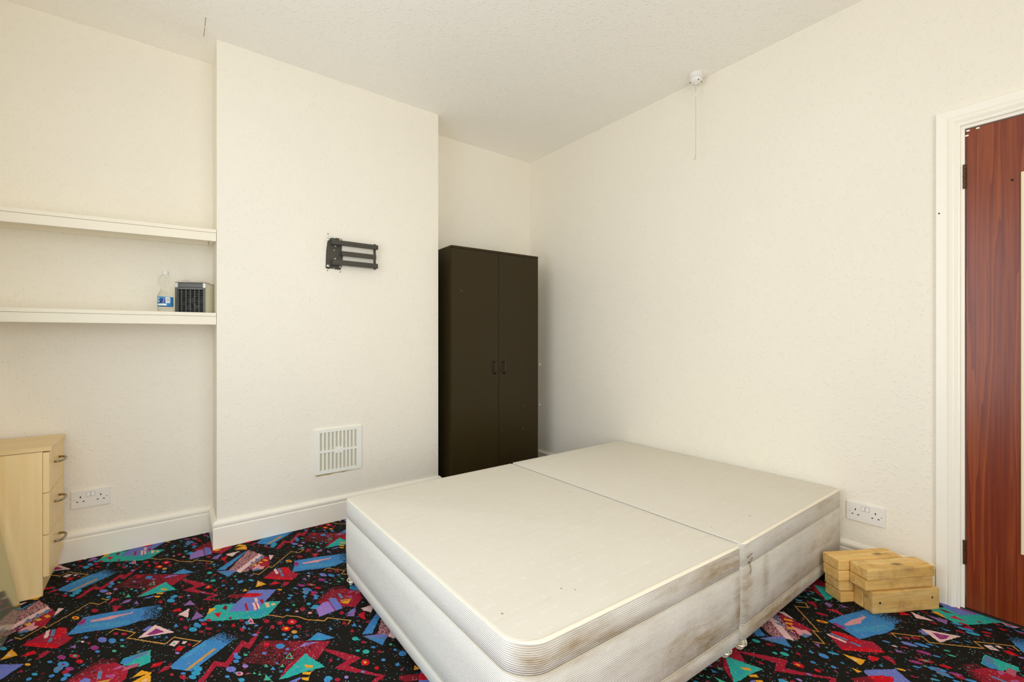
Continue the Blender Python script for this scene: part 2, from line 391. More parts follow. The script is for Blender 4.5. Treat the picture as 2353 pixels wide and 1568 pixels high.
# red wedge with bars
poly(1, 'M', 375, 935, 760, 720, 960, 650, 1100, 620, 1160, 630, 1170, 770, 1275, 800, 1150, 890, 980, 985, 800, 975)
poly(1, 'R', 378, 938, 520, 885, 900, 905, 1050, 940, 980, 985, 760, 975); poly(1, 'R', 940, 840, 1015, 620, 1110, 625, 1155, 690, 1050, 800)
poly(1, 'W', 755, 820, 800, 690, 870, 655, 830, 800); poly(1, 'Z', 870, 780, 900, 660, 965, 650, 940, 770); poly(1, 'Z', 820, 885, 860, 800, 915, 800, 890, 872)
# blue bars that dissolve
poly(1, 'B', 1155, 760, 1330, 590, 1440, 450, 1900, 362, 2240, 310, 2480, 285, 2450, 500, 2236, 580, 1886, 655, 1600, 690)
MOT.append(('B', [fl(3, 560, 280), fl(3, 930, 225), fl(3, 900, 440), fl(3, 565, 505)], [.95, .1, .1, .7]))
poly(1, 'X', 1360, 640, 1600, 560, 2000, 530, 2240, 500, 2236, 560, 1886, 620)
poly(1, 'K', 1560, 510, 1900, 430, 2262, 372, 2320, 330, 2290, 380, 2050, 440, 1900, 490, 1570, 528); poly(1, 'G', 1345, 560, 1400, 500, 1490, 465, 1475, 545, 1380, 592)
poly(3, 'B', 1070, 1300, 1250, 1130, 1640, 870, 1800, 840, 1950, 865, 2060, 915, 1800, 1120, 1440, 1390, 1280, 1370, 1090, 1340)
MOT.append(('B', [fl(3, 1640, 872), fl(3, 1960, 700), fl(3, 2230, 800), fl(3, 2060, 915), fl(3, 1850, 860)], [.9, .15, .1, .9, .9]))
poly(3, 'X', 1250, 1150, 1640, 890, 1700, 920, 1330, 1170); poly(3, 'Y', 1310, 1372, 1820, 985, 1862, 1000, 1400, 1352)
# pink-edged triangle and gold line
poly(3, 'P', 570, 680, 680, 605, 780, 610, 700, 692); poly(3, 'W', 500, 812, 800, 578, 1132, 710); poly(3, 'G', 640, 762, 820, 640, 965, 705, 800, 745)
line(3, 'Y', .0045, 0, 722, 110, 650, 460, 715, 325, 810, 950, 910, 985, 910, 1130, 795, 1585, 870, 1450, 962)
poly(3, 'W', 1040, 935, 1130, 855, 1232, 865, 1130, 958); dot(3, 'E', 1133, 905, 26, 20); poly(3, 'W', 1260, 905, 1290, 865, 1365, 865, 1310, 915)
poly(3, 'R', 1140, 1022, 1200, 950, 1312, 950, 1250, 1038)
line(1, 'Y', .0045, 250, 800, 365, 830, 755, 610, 810, 630, 1560, 200, 1720, 225, 1880, 145, 1760, 130)
line(5, 'Y', .0045, 730, 472, 800, 415, 930, 415, 1140, 450, 1190, 420, 1400, 440, 1540, 490, 1850, 515, 1910, 460, 2262, 500)
line(6, 'Y', .0045, 180, 588, 310, 605, 360, 555, 730, 600, 680, 662)
# teal and periwinkle slab
poly(5, 'T', -280, 515, -30, 235, 300, 215, 1100, 165, 880, 410, 730, 470, 0, 512)
poly(5, 'V', 420, 440, 600, 350, 960, 260, 840, 410, 700, 440)
poly(5, 'D', 170, 100, 200, 60, 470, 40, 520, 100, 250, 120); poly(5, 'P', 200, 352, 300, 215, 440, 95, 530, 0, 600, -25, 1022, -33, 830, 170, 700, 332, 500, 347)
poly(5, 'R', 440, 100, 480, 35, 690, 30, 790, 45, 720, 82, 600, 105); poly(5, 'W', 595, 200, 690, 185, 742, 290, 640, 328); line(5, 'M', .004, 655, 195, 695, 310)
poly(5, 'W', 630, 120, 680, 110, 702, 172, 650, 182); poly(5, 'M', 462, 220, 500, 205, 540, 330, 500, 332); poly(5, 'M', 725, 150, 780, 130, 802, 190, 770, 222)
poly(5, 'H', 815, 200, 880, 190, 905, 270, 850, 282); poly(5, 'H', 930, 210, 990, 205, 1005, 232, 940, 248)
poly(3, 'O', 1705, 405, 1740, 300, 1855, 288, 1800, 345); poly(3, 'R', 1820, 385, 1955, 362, 1900, 462); poly(3, 'D', 1965, 302, 2012, 243, 2055, 258, 2040, 328); poly(3, 'D', 2065, 478, 2115, 432, 2132, 492)
# loose triangles
for a in (('U', 1300, 242, 1410, 152, 1505, 242), ('U', 1420, 512, 1520, 348, 1645, 440), ('W', 1200, 405, 1395, 295, 1370, 455), ('R', 1065, 352, 1200, 295, 1245, 292, 1255, 350), ('R', 1580, 300, 1625, 275, 1625, 330),
          ('R', 715, 1332, 770, 1258, 965, 1212, 880, 1292), ('M', 835, 1430, 960, 1308, 1085, 1288, 1040, 1352), ('O', 390, 1505, 500, 1418, 580, 1368, 705, 1410, 640, 1442), ('O', 505, 1568, 560, 1540, 705, 1448, 738, 1480, 722, 1568), ('H', 560, 1568, 630, 1515, 670, 1520, 650, 1568)):
    poly(3, a[0], *a[1:])
for a in (('M', 1855, 238, 1960, 118, 2068, 128), ('U', 2090, 222, 2180, 155, 2290, 130, 2230, 190), ('M', 1945, 248, 2128, 250, 1965, 365), ('U', 1215, 972, 1312, 922, 1312, 995), ('R', 350, 1142, 480, 1060, 600, 1028, 645, 1080, 520, 1112),
          ('M', 605, 1195, 750, 1048, 895, 1040, 780, 1122), ('U', 85, 905, 190, 828, 245, 840), ('O', 0, 1195, 200, 1005, 315, 1112), ('H', 90, 1130, 160, 1070, 200, 1110)):
    poly(1, a[0], *a[1:])
poly(4, 'O', 925, 945, 960, 905, 995, 935)
for a in (('U', 650, 532, 818, 415, 782, 532), ('R', 870, 550, 915, 470, 970, 590), ('W', 905, 430, 1000, 390, 1080, 410, 1040, 472)): poly(6, a[0], *a[1:])
# dots
dots(5, 'R 1290 530 95 56;K 1290 530 30 20;R 1185 650 98 54;O 1190 645 45 26;Y 1330 705 62 36;M 850 520 64 40;M 1080 550 62 40;M 950 620 46 40;M 1410 610 56 36;B 1355 790 58 36;B 850 795 46 26;B 1150 750 46 26;P 645 757 50 27;P 315 1090 50 30;B 320 1215 62 36;P 230 1355 108 60;K 380 1430 78 42;G 375 1428 40 26;B 170 1482 50 30;B 1185 835 42 20;E 485 1105 44 22;L 480 1300 62 36;C 415 1540 66 40;B 670 595 42 20;B 1240 122 42 20;B 1210 325 42 24;C 1580 220 46 28;E 1320 240 30 20;M 1475 305 56 36;K 1600 375 42 22;K 1375 350 30 20;M 2150 380 46 32;Z 1525 15 72 32;M 1655 50 56 28;B 1510 90 42 20;B 1700 120 46 26;B 1900 1540 70 60;M 1960 1200 36 34;B 1960 655 30 24')
for c, x, y, r in (('B', 455, 625, 46), ('R', 275, 590, 44), ('K', 570, 520, 80), ('G', 572, 520, 36), ('M', 410, 500, 40), ('B', 35, 590, 34), ('E', 845, 1295, 40), ('E', 1120, 1295, 40), ('E', 730, 1440, 32), ('E', 637, 1420, 30), ('E', 840, 1520, 50), ('B', 960, 1340, 46), ('P', 1030, 1245, 32), ('B', 545, 650, 26)): tri(5, c, x, y, r)
dots(6, 'T 800 890 62 36;T 970 1095 66 40;T 840 1080 40 23;B 1090 1025 36 22;E 1360 980 28 22;B 1545 1125 72 50;B 1430 1065 36 22;B 1245 1225 42 26;B 1465 1300 40 30;R 960 1265 78 60;O 955 1265 30 24;R 1140 1355 42 36;P 925 1415 32 26;M 930 945 42 25;M 1185 1095 40 26;M 590 480 40 30;M 415 1240 30 26;L 660 1500 40 30;M 520 1540 56 36')
for c, x, y, r in (('B', 785, 670, 42), ('M', 625, 640, 42), ('M', 750, 765, 40), ('M', 1000, 620, 30), ('B', 870, 690, 24)): tri(6, c, x, y, r)
dots(3, 'C 1080 165 84 38;C 1150 85 56 24;C 885 300 56 24;M 895 185 46 32;M 1140 220 40 22;C 1460 665 88 46;C 1520 570 52 28;M 1330 635 46 36;M 1650 570 66 36;M 1600 705 46 26;B 60 862 78 52;P -110 845 92 56;B 230 850 46 26;E 235 955 46 20;E 95 1040 46 26;C 1510 1425 96 50;B 1290 1430 52 26;M 120 740 54 28;M 265 745 62 30;L 1190 1075 48 24;M 1395 930 40 26;M 1260 490 40 30;M 1090 1450 40 28')
for c, x, y, r in (('B', 1165, 595, 44), ('B', 800, 800, 32), ('B', 1000, 800, 30), ('U', 480, 200, 45), ('E', 340, 80, 44)): tri(3, c, x, y, r)
dots(1, 'G 1640 985 86 50;B 1690 1050 52 26;G 1065 1150 92 44;M 1290 1130 112 48;E 1300 1125 40 22;R 1380 1222 76 42;B 1100 1272 122 60;M 1095 1275 36 18;B 865 1230 56 26;G 1205 1350 92 42;B 975 1400 52 26;C 600 1445 62 30;B 1165 1460 82 36;O 480 1275 60 28;O 1310 465 76 36;R 1305 465 34 18;M 1640 340 70 38;M 370 1395 36 26;B 1490 805 46 28;W 1430 880 36 20;C 60 1000 70 36;M 1540 905 34 26')
dots(2, 'C 390 1010 78 38;C 280 1100 62 26;B 610 545 66 26;M 1220 590 40 26;B 1000 890 58 26;M 150 1100 56 28;B 1330 515 34 22;B 700 485 50 20;M 800 485 44 20;M 750 580 60 18')

M_CARPET = None
def carpet_mat():
    t = NT('patterned_axminster_carpet'); v = t.coords()
    def cell(size, seed):
        sc = t.n('ShaderNodeVectorMath', operation='SCALE'); sc.inputs['Scale'].default_value = 1 / size; t.l(v, sc.inputs[0])
        mul = t.n('ShaderNodeVectorMath', operation='MULTIPLY'); mul.inputs[1].default_value = (1, 1, 0); t.l(sc.outputs[0], mul.inputs[0])
        fl_ = t.n('ShaderNodeVectorMath', operation='FLOOR'); t.l(mul.outputs[0], fl_.inputs[0])
        ad = t.n('ShaderNodeVectorMath', operation='ADD'); ad.inputs[1].default_value = (seed, seed * 3.1, seed * 1.7); t.l(fl_.outputs[0], ad.inputs[0])
        wn = t.n('ShaderNodeTexWhiteNoise'); wn.noise_dimensions = '3D'; t.l(ad.outputs[0], wn.inputs[0]); return wn
    at = t.n('ShaderNodeAttribute', attribute_name='motif'); fd = t.n('ShaderNodeAttribute', attribute_name='fade')
    w1 = cell(.0032, 3.0); w2 = cell(.0024, 11.0); w3 = cell(.0045, 29.0)
    # ground: black wool with sparse coloured tufts
    sep = t.n('ShaderNodeSeparateColor'); t.l(w1.outputs['Color'], sep.inputs[0])
    hue = t.mix(t.math('GREATER_THAN', sep.outputs[1], .5), lin(150, 165, 160), lin(70, 130, 165)); hue = t.mix(t.math('GREATER_THAN', sep.outputs[2], .72), hue, lin(140, 40, 55))
    den = t.ramp(t.noise(v, 7, 3), .35, .7)
    thr = t.math('SUBTRACT', .989, t.math('MULTIPLY', den, .030))
    speck = t.math('GREATER_THAN', w1.outputs['Value'], thr)
    ground = t.mix(w2.outputs['Value'], (.006, .006, .005, 1), (.017, .016, .012, 1))
    ground = t.mix(t.math('MULTIPLY', speck, .9), ground, hue)
    # small loose confetti too fine to lay out singly
    vo = t.n('ShaderNodeTexVoronoi'); vo.inputs['Scale'].default_value = 34; vo.voronoi_dimensions = '2D'; t.l(v, vo.inputs['Vector'])
    s2 = t.n('ShaderNodeSeparateColor'); t.l(vo.outputs['Color'], s2.inputs[0])
    r_ = t.math('ADD', .07, t.math('MULTIPLY', s2.outputs[0], .13))
    cm = t.math('MULTIPLY', t.math('LESS_THAN', vo.outputs['Distance'], r_), t.math('GREATER_THAN', s2.outputs[1], .74))
    hc = t.mix(t.math('GREATER_THAN', s2.outputs[2], .35), lin(120, 30, 46), lin(56, 120, 160)); hc = t.mix(t.math('GREATER_THAN', s2.outputs[2], .66), hc, lin(96, 130, 120)); hc = t.mix(t.math('GREATER_THAN', s2.outputs[2], .8), hc, lin(128, 60, 80))
    ground = t.mix(cm, ground, hc)
    keep = t.math('LESS_THAN', w2.outputs['Value'], fd.outputs['Fac'])
    tint = t.mix(w3.outputs['Value'], (.80, .80, .80, 1), (1.0, 1.0, 1.0, 1))
    mot = t.mix(1.0, at.outputs['Color'], tint, 'MULTIPLY')
    mot = t.mix(t.math('MULTIPLY', t.math('GREATER_THAN', w1.outputs['Value'], .975), .55), mot, lin(200, 160, 150))
    t.base(t.mix(keep, ground, mot))
    t.bump(t.math('ADD', w2.outputs['Value'], t.noise(v, 500, 2)), .0018, .6)
    return t.set(.95, spec=.1)
M_CARPET = carpet_mat()

def jag(pts):
    out = []
    n = len(pts); area_ = sum(pts[k].x * pts[(k + 1) % n].y - pts[(k + 1) % n].x * pts[k].y for k in range(n)) / 2
    big = abs(area_) > .0006
    for k in range(n):
        a, b = pts[k], pts[(k + 1) % n]; d = b - a; L = d.length
        out.append((a.copy(), k, 0.0))
        if not big or L < .012: continue
        nn = Vector((-d.y, d.x)) / L; m = max(2, int(L / .006))
        for j in range(1, m): out.append((a + d * (j / m) + nn * random.choice((-.0009, .0009)), k, j / m))
    return out
def build_floor():
    verts = [(XL, YF, 0), (0, YF, 0), (0, 0, 0), (XL, 0, 0)]; faces = [(0, 1, 2, 3)]; cols = [(0, 0, 0, 1)] * 4; fades = [0.0] * 4
    v1, v2 = Vector((.770, -.010)), Vector((.392, -.893))
    for idx, (c, pts, fade) in enumerate(MOT):
        J = jag(pts); z = 2e-4 + idx * 7e-6; cl = lin(*CC[c])
        for a in range(-8, 10):
            for b in range(-5, 6):
                off = v1 * a + v2 * b
                cen = sum((p for p in pts), Vector((0, 0))) / len(pts) + off
                if not (XL - .02 < cen.x < .02 and YF < cen.y < .02): continue
                i0 = len(verts)
                for p, k, tt in J:
                    verts.append((min(.0, max(XL, p.x + off.x)), min(0, max(YF, p.y + off.y)), z)); cols.append(cl)
                    if fade is None: fades.append(1.0)
                    elif isinstance(fade, list): fades.append(fade[k] * (1 - tt) + fade[(k + 1) % len(fade)] * tt)
                    else: fades.append(fade)
                faces.append(tuple(range(i0, i0 + len(J))))
    me = bpy.data.meshes.new('floor'); me.from_pydata(verts, [], faces); me.update()
    me.attributes.new('motif', 'FLOAT_COLOR', 'POINT'); me.attributes.new('fade', 'FLOAT', 'POINT')
    me.attributes['motif'].data.foreach_set('color', [x for c in cols for x in c]); me.attributes['fade'].data.foreach_set('value', fades)
    bm = bmesh.new(); bm.from_mesh(me)
    for f in bm.faces:
        if f.normal.z < 0: f.normal_flip()
    bm.to_mesh(me); bm.free()
    me.materials.append(M_CARPET)
    o = bpy.data.objects.new('floor', me); link(o)
    return tag(o, 'black carpet with bright blue, red and teal geometric pattern', 'floor', None, 'structure')
build_floor()

# ------------------------------------------------------------------ room shell
bm = B(); box(bm, XL - .12, .12, YF - .12, .12, H, H + .12); struct('ceiling', bm, M_CEIL, 'off-white textured ceiling', 'ceiling')
cl = S.objects['ceiling']
for pts_ in ([(473, 40), (471.5, 52), (471, 61)], [(470.3, 64), (469.5, 72), (468, 84)]):
    bm = B(); tube(bm, [on_z(a, b, H - .0002) for a, b in pts_], .0012, 6); obj('crack', bm, plain('crack_shadow', lin(150, 138, 104), .9), cl)
bm = B(); box(bm, XL - .12, .12, 0, .12, -.02, H); struct('wall_back', bm, M_WALL, 'cream alcove wall behind the shelves and wardrobe', 'wall')
bm = B(); box(bm, CX0, CX1, YB, 0, -.02, H); wch = struct('wall_chimney_breast', bm, M_WALL, 'cream chimney breast standing forward between the two alcoves', 'wall')
bm = B(); wallplate(bm, 'x', 0, .12, YF - .12, .12, -.02, H, [(DY1, DY0, -.03, DZ)]); wr = struct('wall_right', bm, M_WALL, 'cream woodchip wall with the door', 'wall')
bm = B(); wallplate(bm, 'x', XL - .12, XL, YF - .12, .12, -.02, H, [(WY1, WY0, WZ0, WZ1)]); struct('wall_left', bm, M_WALL, 'cream wall with the window', 'wall')
bm = B(); wallplate(bm, 'y', YF - .12, YF, XL, 0, -.02, H, [(VX0, VX1, VZ0, VZ1)]); struct('wall_behind', bm, M_WALL, 'cream wall behind the viewer', 'wall')

SK = [(0, 0), (.018, 0), (.018, .106), (.0135, .111), (.0135, .114), (.0185, .119), (.0195, .126), (.0185, .133), (.0135, .138), (.010, .143), (0, .145)]
def skirting(name, path, label):
    bm = B(); skin(bm, sweep(bm, path, SK, -1), lambda p, h: (p.x, p.y, h)); return struct(name, bm, M_TRIM, label, 'skirting board')
skirting('baseboard_left_alcove', [(XL, 0), (CX0, 0), (CX0, -.02)], 'cream skirting board in the shelf alcove')
skirting('baseboard_chimney', [(CX0, -.019), (CX0, YB), (CX1, YB), (CX1, -.02)], 'cream skirting board round the chimney breast')
skirting('baseboard_right_alcove', [(CX1, 0), (0, 0)], 'cream skirting board behind the wardrobe')
skirting('baseboard_right', [(0, -.02), (0, DY0 + .073)], 'cream skirting board along the wall behind the bed base')

# architrave round the door
AR = [(0, 0), (0, .013), (.006, .0155), (.012, .012), (.016, .017), (.024, .021), (.034, .019), (.039, .0145), (.041, .0185), (.071, .0205), (.073, .018), (.073, 0)]
bm = B(); rings = sweep(bm, [(DY0 - .002, 0), (DY0 - .002, DZ - .002), (DY1 + .002, DZ - .002), (DY1 + .002, 0)], AR, -1)
skin(bm, [[(p, h) for p, h in r] for r in rings], lambda p, h: (-h, p.x, p.y)); tr = struct('trim_1', bm, M_TRIM, 'cream moulded architrave round the mahogany door', 'door trim')
for (px, py) in ((2158, 491),):
    q = on_x(px, py, -.019); bm = B(); tube(bm, [(-.0185, q.y, q.z), (-.0212, q.y, q.z)], .003, 8); obj('nail_hole', bm, M_DARK, tr)
bm = B(); box(bm, -.004, .13, DY1, DY0, -.02, .0045); struct('light_gap_strip', bm, plain('dark_gap_strip', lin(40, 30, 26), .8), 'dark strip added under the door to shut out light', 'door trim')  # strip added to block outside light leaking through the gap below the door
bm = B(); box(bm, .0, .118, DY0 - .014, DY0, 0, DZ); box(bm, .0, .118, DY1, DY1 + .014, 0, DZ); box(bm, 0, .118, DY1 + .014, DY0 - .014, DZ - .014, DZ); struct('trim_2', bm, M_TRIM, 'cream door lining inside the architrave', 'door trim')
# door
d0 = thing('door_1', 'red-brown mahogany veneered door with a pale panel', 'door'); d0['kind'] = 'structure'
DX = .006
bm = B(); box(bm, DX, DX + .04, DY1 + .017, DY0 - .017, .0065, DZ - .018, .0015); lf = obj('door_leaf', bm, M_DOOR, d0, loc=(0, 0, 0))
for zc in (1.775, .235):
    bm = B()
    for k in range(5): tube(bm, [(DX - .006, DY0 - .0135, zc - .05 + k * .02), (DX - .006, DY0 - .0135, zc - .05 + k * .02 + .0185)], .0055, 10)
    h = obj('hinge', bm, M_BRASS, d0)
q = on_x(2326, 414, DX); bm = B(); tube(bm, [(DX - .0006, q.y, q.z), (DX + .004, q.y, q.z)], .0042, 12); obj('screw_hole', bm, M_DARK, d0)
bm = B(); box(bm, DX - .009, DX - .0003, -3.50, -2.9435, .283, 1.748, .0015); obj('pale_panel', bm, plain('cream_board', lin(236, 226, 192), .4, var=.03), d0)
for (yy, zz) in ((DY0 - .022, DZ - .021), (DY0 - .0185, DZ - .04), (DY0 - .05, DZ - .0205)):
    bm = B(); box(bm, DX - .0006, DX + .0002, yy - .006, yy + .004, zz - .006, zz); obj('paint_chip', bm, M_TRIM, d0)

# window in the left wall, and the one added behind the viewer for fill light
gl = NT('window_glass'); gl.b.inputs['Transmission Weight'].default_value = 1; gl.base((1, 1, 1, 1)); gl.b.inputs['IOR'].default_value = 1.02; M_GLASS = gl.set(.0)
def window(name, label, W, z0, z1, place):
    """W = width; place maps (u along the wall, depth outwards, z) to the room"""
    t = thing(name, label, 'window'); t['kind'] = 'structure'
    def bb(bm, u0, u1, d0, d1, a, b):
        p, q = place(u0, d0, a), place(u1, d1, b); box(bm, min(p[0], q[0]), max(p[0], q[0]), min(p[1], q[1]), max(p[1], q[1]), a, b)
    bm = B()
    for u0, u1, a, b in ((0, .06, z0, z1), (W - .06, W, z0, z1), (.06, W - .06, z0, z0 + .06), (.06, W - .06, z1 - .06, z1), (W / 2 - .03, W / 2 + .03, z0 + .06, z1 - .06)): bb(bm, u0, u1, .04, .09, a, b)
    obj('window_frame', bm, M_TRIM, t)
    for u0, u1 in ((.06, W / 2 - .03), (W / 2 + .03, W - .06)):
        bm = B(); bb(bm, u0, u1, .062, .068, z0 + .06, z1 - .06); obj('pane', bm, M_GLASS, t)
    bm = B(); bb(bm, -.04, W + .04, -.03, 0, z0 - .025, z0); obj('window_sill', bm, M_TRIM, t)
window('window_1', 'white framed window in the left wall', WY0 - WY1, WZ0, WZ1, lambda u, d, z: (XL - d, WY1 + u, z))
window('rear_fill_window', 'unseen white framed window added behind the viewer for fill light', VX1 - VX0, VZ0, VZ1, lambda u, d, z: (VX0 + u, YF - d, z))

# ------------------------------------------------------------------ divan base in two halves
def rounded(x0, x1, y0, y1, rr, step=.05):
    """rr = radii at (x0,y0),(x1,y0),(x1,y1),(x0,y1), counter-clockwise"""
    pts = []
    for (cx, cy, a0, r) in ((x0 + rr[0], y0 + rr[0], math.pi, rr[0]), (x1 - rr[1], y0 + rr[1], 1.5 * math.pi, rr[1]), (x1 - rr[2], y1 - rr[2], 0, rr[2]), (x0 + rr[3], y1 - rr[3], .5 * math.pi, rr[3])):
        k = max(2, int(r / .008))
        arc = [Vector((cx + r * math.cos(a0 + .5 * math.pi * i / k), cy + r * math.sin(a0 + .5 * math.pi * i / k))) for i in range(k + 1)]
        if pts:
            a, b = pts[-1], arc[0]; n = max(1, int((b - a).length / step))
            pts += [a.lerp(b, i / n) for i in range(1, n)]
        pts += arc
    a, b = pts[-1], pts[0]; n = max(1, int((b - a).length / step)); pts += [a.lerp(b, i / n) for i in range(1, n)]
    return pts
ZB, ZT = .046, .388
def divan(label, loc, rotz, L, Wd, rr, castors, name='divan_base_half', dz=0, skew=0, mside=None):
    t = thing(name, label, 'bed base', loc, rotz, 'two halves of the double bed base')
    pts = [Vector((p.x, p.y - skew * p.x / L * (1 - p.y / Wd))) for p in rounded(0, L, 0, Wd, rr)]; n = len(pts)
    nor = []
    for k in range(n):
        d = (pts[(k + 1) % n] - pts[k - 1]).normalized(); nor.append(Vector((d.y, -d.x)))
    top = ZT + dz
    lev = [(ZB, .006), (ZB + .004, .0015), (ZB + .03, .0), (ZB + .052, -.0005), (ZB + .056, .0028), (ZB + .060, -.0005), (.17, -.003), (.24, -.003), (top - .086, -.001), (top - .082, .003), (top - .078, -.001), (top - .045, -.002), (top - .012, .0), (top - .004, .002)]
    bm = B(); R = []
    for z, ins in lev: R.append([bm.verts.new((p.x - m.x * ins, p.y - m.y * ins, z)) for p, m in zip(pts, nor)])
    for a, b in zip(R, R[1:]):
        for k in range(n): bm.faces.new((a[k], a[(k + 1) % n], b[(k + 1) % n], b[k]))
    bm.faces.new(R[0]); obj('side_cover', bm, mside or M_DIVS, t, True)
    def flat(m): return .22 if (m.x > .7 if skew else m.x < -.7) else 1   # crisp edge where the halves meet
    bm = B(); R = []
    for z, ins in ((top - .006, .003), (top - .001, .006), (top, .013)): R.append([bm.verts.new((p.x - m.x * ins * flat(m), p.y - m.y * ins * flat(m), z if flat(m) == 1 else top - (top - z) * .35)) for p, m in zip(pts, nor)])
    for a, b in zip(R, R[1:]):
        for k in range(n): bm.faces.new((a[k], a[(k + 1) % n], b[(k + 1) % n], b[k]))
    bm.faces.new(R[-1]); obj('top_cover', bm, M_DIVT, t, True)
    # rolled edge round the top
    bm = B(); R = []
    def fat(m):   # the roll is full on the side towards the door, thin on the others
        return .14 + .86 * max(0, -m.y) ** 2 + (.25 * max(0, -m.x) if skew else 0)
    for k in range(8):
        a = 2 * math.pi * k / 8; R.append([bm.verts.new((p.x - m.x * (.004 + .0025 * fat(m) + .0085 * fat(m) * math.cos(a)), p.y - m.y * (.004 + .0025 * fat(m) + .0085 * fat(m) * math.cos(a)), top - .0035 + (.0052 * math.sin(a) + random.uniform(-.0004, .0004)) * fat(m))) for p, m in zip(pts, nor)])
    for i in range(8):
        a, b = R[i], R[(i + 1) % 8]
        for k in range(n): bm.faces.new((a[k], a[(k + 1) % n], b[(k + 1) % n], b[k]))
    obj('rolled_edge', bm, M_PIPE, t, True)
    for z in (ZB + .056, top - .082):
        bm = B(); R = []
        for k in range(6):
            a = 2 * math.pi * k / 6; R.append([bm.verts.new((p.x - m.x * (.0012 + .0016 * math.cos(a)), p.y - m.y * (.0012 + .0016 * math.cos(a)), z + .0016 * math.sin(a))) for p, m in zip(pts, nor)])
        for i in range(6):
            a, b = R[i], R[(i + 1) % 6]
            for k in range(n): bm.faces.new((a[k], a[(k + 1) % n], b[(k + 1) % n], b[k]))
        obj('seam', bm, M_SEAM, t, True)
    for (cx, cy) in castors:
        bm = B(); lathe(bm, [(.006, .028), (.008, ZB + .002)], 12, (cx, cy, 0)); box(bm, cx - .006, cx + .006, cy - .012, cy + .012, .02, .034)
        c = obj('castor', bm, M_WHITECAST, t)
        for s in (-1, 1):
            bm = B(); tube(bm, [(cx + s * .006, cy, .022), (cx + s * .013, cy, .022)], .0215, 18); obj('castor_wheel', bm, M_WHITECAST, c)
        bm = B(); rg = [Vector((cx + .0 + .024 * math.cos(a), cy + .024 * math.sin(a), .0215)) for a in [2 * math.pi * k / 20 for k in range(21)]]
        tube(bm, rg, .0026, 6, False); obj('castor_ring', bm, M_CHROME, c)
    return t
XM = -1.004
divan('left half of the stained cream divan bed base, nearest the chimney breast', (-1.957, -2.325, 0), 0, .9475, 1.285, (.085, .02, .02, .03),
      [(.025, 1.25), (.905, -.005), (.06, .05), (.90, 1.25)], skew=.046)
half2 = divan('right half of the stained cream divan bed base, against the wall with the door', (XM + .001, -2.372, 0), 0, .972, 1.335, (.02, .02, .03, .02),
      [(.035, .03), (.93, .04), (.05, 1.28), (.93, 1.28)], dz=.002, mside=M_DIVS2)
for pts_ in ([(.030, -.004, .318), (.04, -.007, .320), (.055, -.006, .328), (.062, -.004, .330)], [(.034, -.004, .322), (.042, -.006, .306), (.046, -.006, .290), (.044, -.005, .276)], [(.024, -.004, .338), (.04, -.0065, .343), (.058, -.005, .346)]):
    bm = B(); tube(bm, pts_, .0011, 6); obj('loose_thread', bm, plain('grey_thread', lin(120, 112, 88), .9), half2)
# ------------------------------------------------------------------ wardrobe
WA = math.radians(-2.4); WL, WD, WH = .775, .335, 1.775
p0 = Vector((-1.016, -.362))
wt = thing('wardrobe', 'tall dark brown two-door wardrobe in the right alcove', 'wardrobe', (p0.x, p0.y, 0), WA)
bm = B()
box(bm, 0, .016, .018, WD, 0, WH - .016, .001); box(bm, WL - .016, WL, .018, WD, 0, WH - .016, .001); box(bm, .016, WL - .016, WD - .006, WD, .02, WH - .016)
box(bm, .016, WL - .016, .02, WD - .006, .06, .076); box(bm, .016, WL - .016, .03, .046, 0, .06)
obj('carcass', bm, M_WARD, wt)
bm = B(); box(bm, -.001, WL + .001, .0, WD, WH - .016, WH, .0015); obj('top_panel', bm, M_WARD, wt)
gap = .0015; mid = WL * .512
for (a, b, hx) in ((.002, mid - gap, mid - .042), (mid + gap, WL - .002, mid + .045)):
    bm = B(); box(bm, a, b, .0, .017, .065, WH - .018, .001); dr = obj('wardrobe_door', bm, M_WARD, wt)
    bm = B(); zc = .90; pts = [(hx, 0, zc + .042), (hx, -.012, zc + .044), (hx, -.021, zc + .036)] + [(hx, -.022, zc + .036 - .072 * k / 4) for k in range(5)] + [(hx, -.012, zc - .044), (hx, 0, zc - .042)]
    tube(bm, pts, .0048, 8); obj('handle', bm, plain('black_handle', lin(30, 27, 20), .3, var=.1), dr, True)
# white cable clips on the wall beside it
for (px, py, lb) in ((1240.5, 838, 'upper of two tiny white clips on the wall beside the wardrobe'), (1240.5, 930, 'lower of two tiny white clips on the wall beside the wardrobe')):
    q = on_x(px, py, 0); bm = B(); box(bm, -.014, 0, q.y - .008, q.y + .008, q.z - .008, q.z + .008, .003); tube(bm, [(-.014, q.y, q.z + .002), (-.017, q.y, q.z + .002)], .003, 8)
    tag(obj('wall_clip', bm, M_WHITEP, None), lb, 'clip', 'white wall clips')

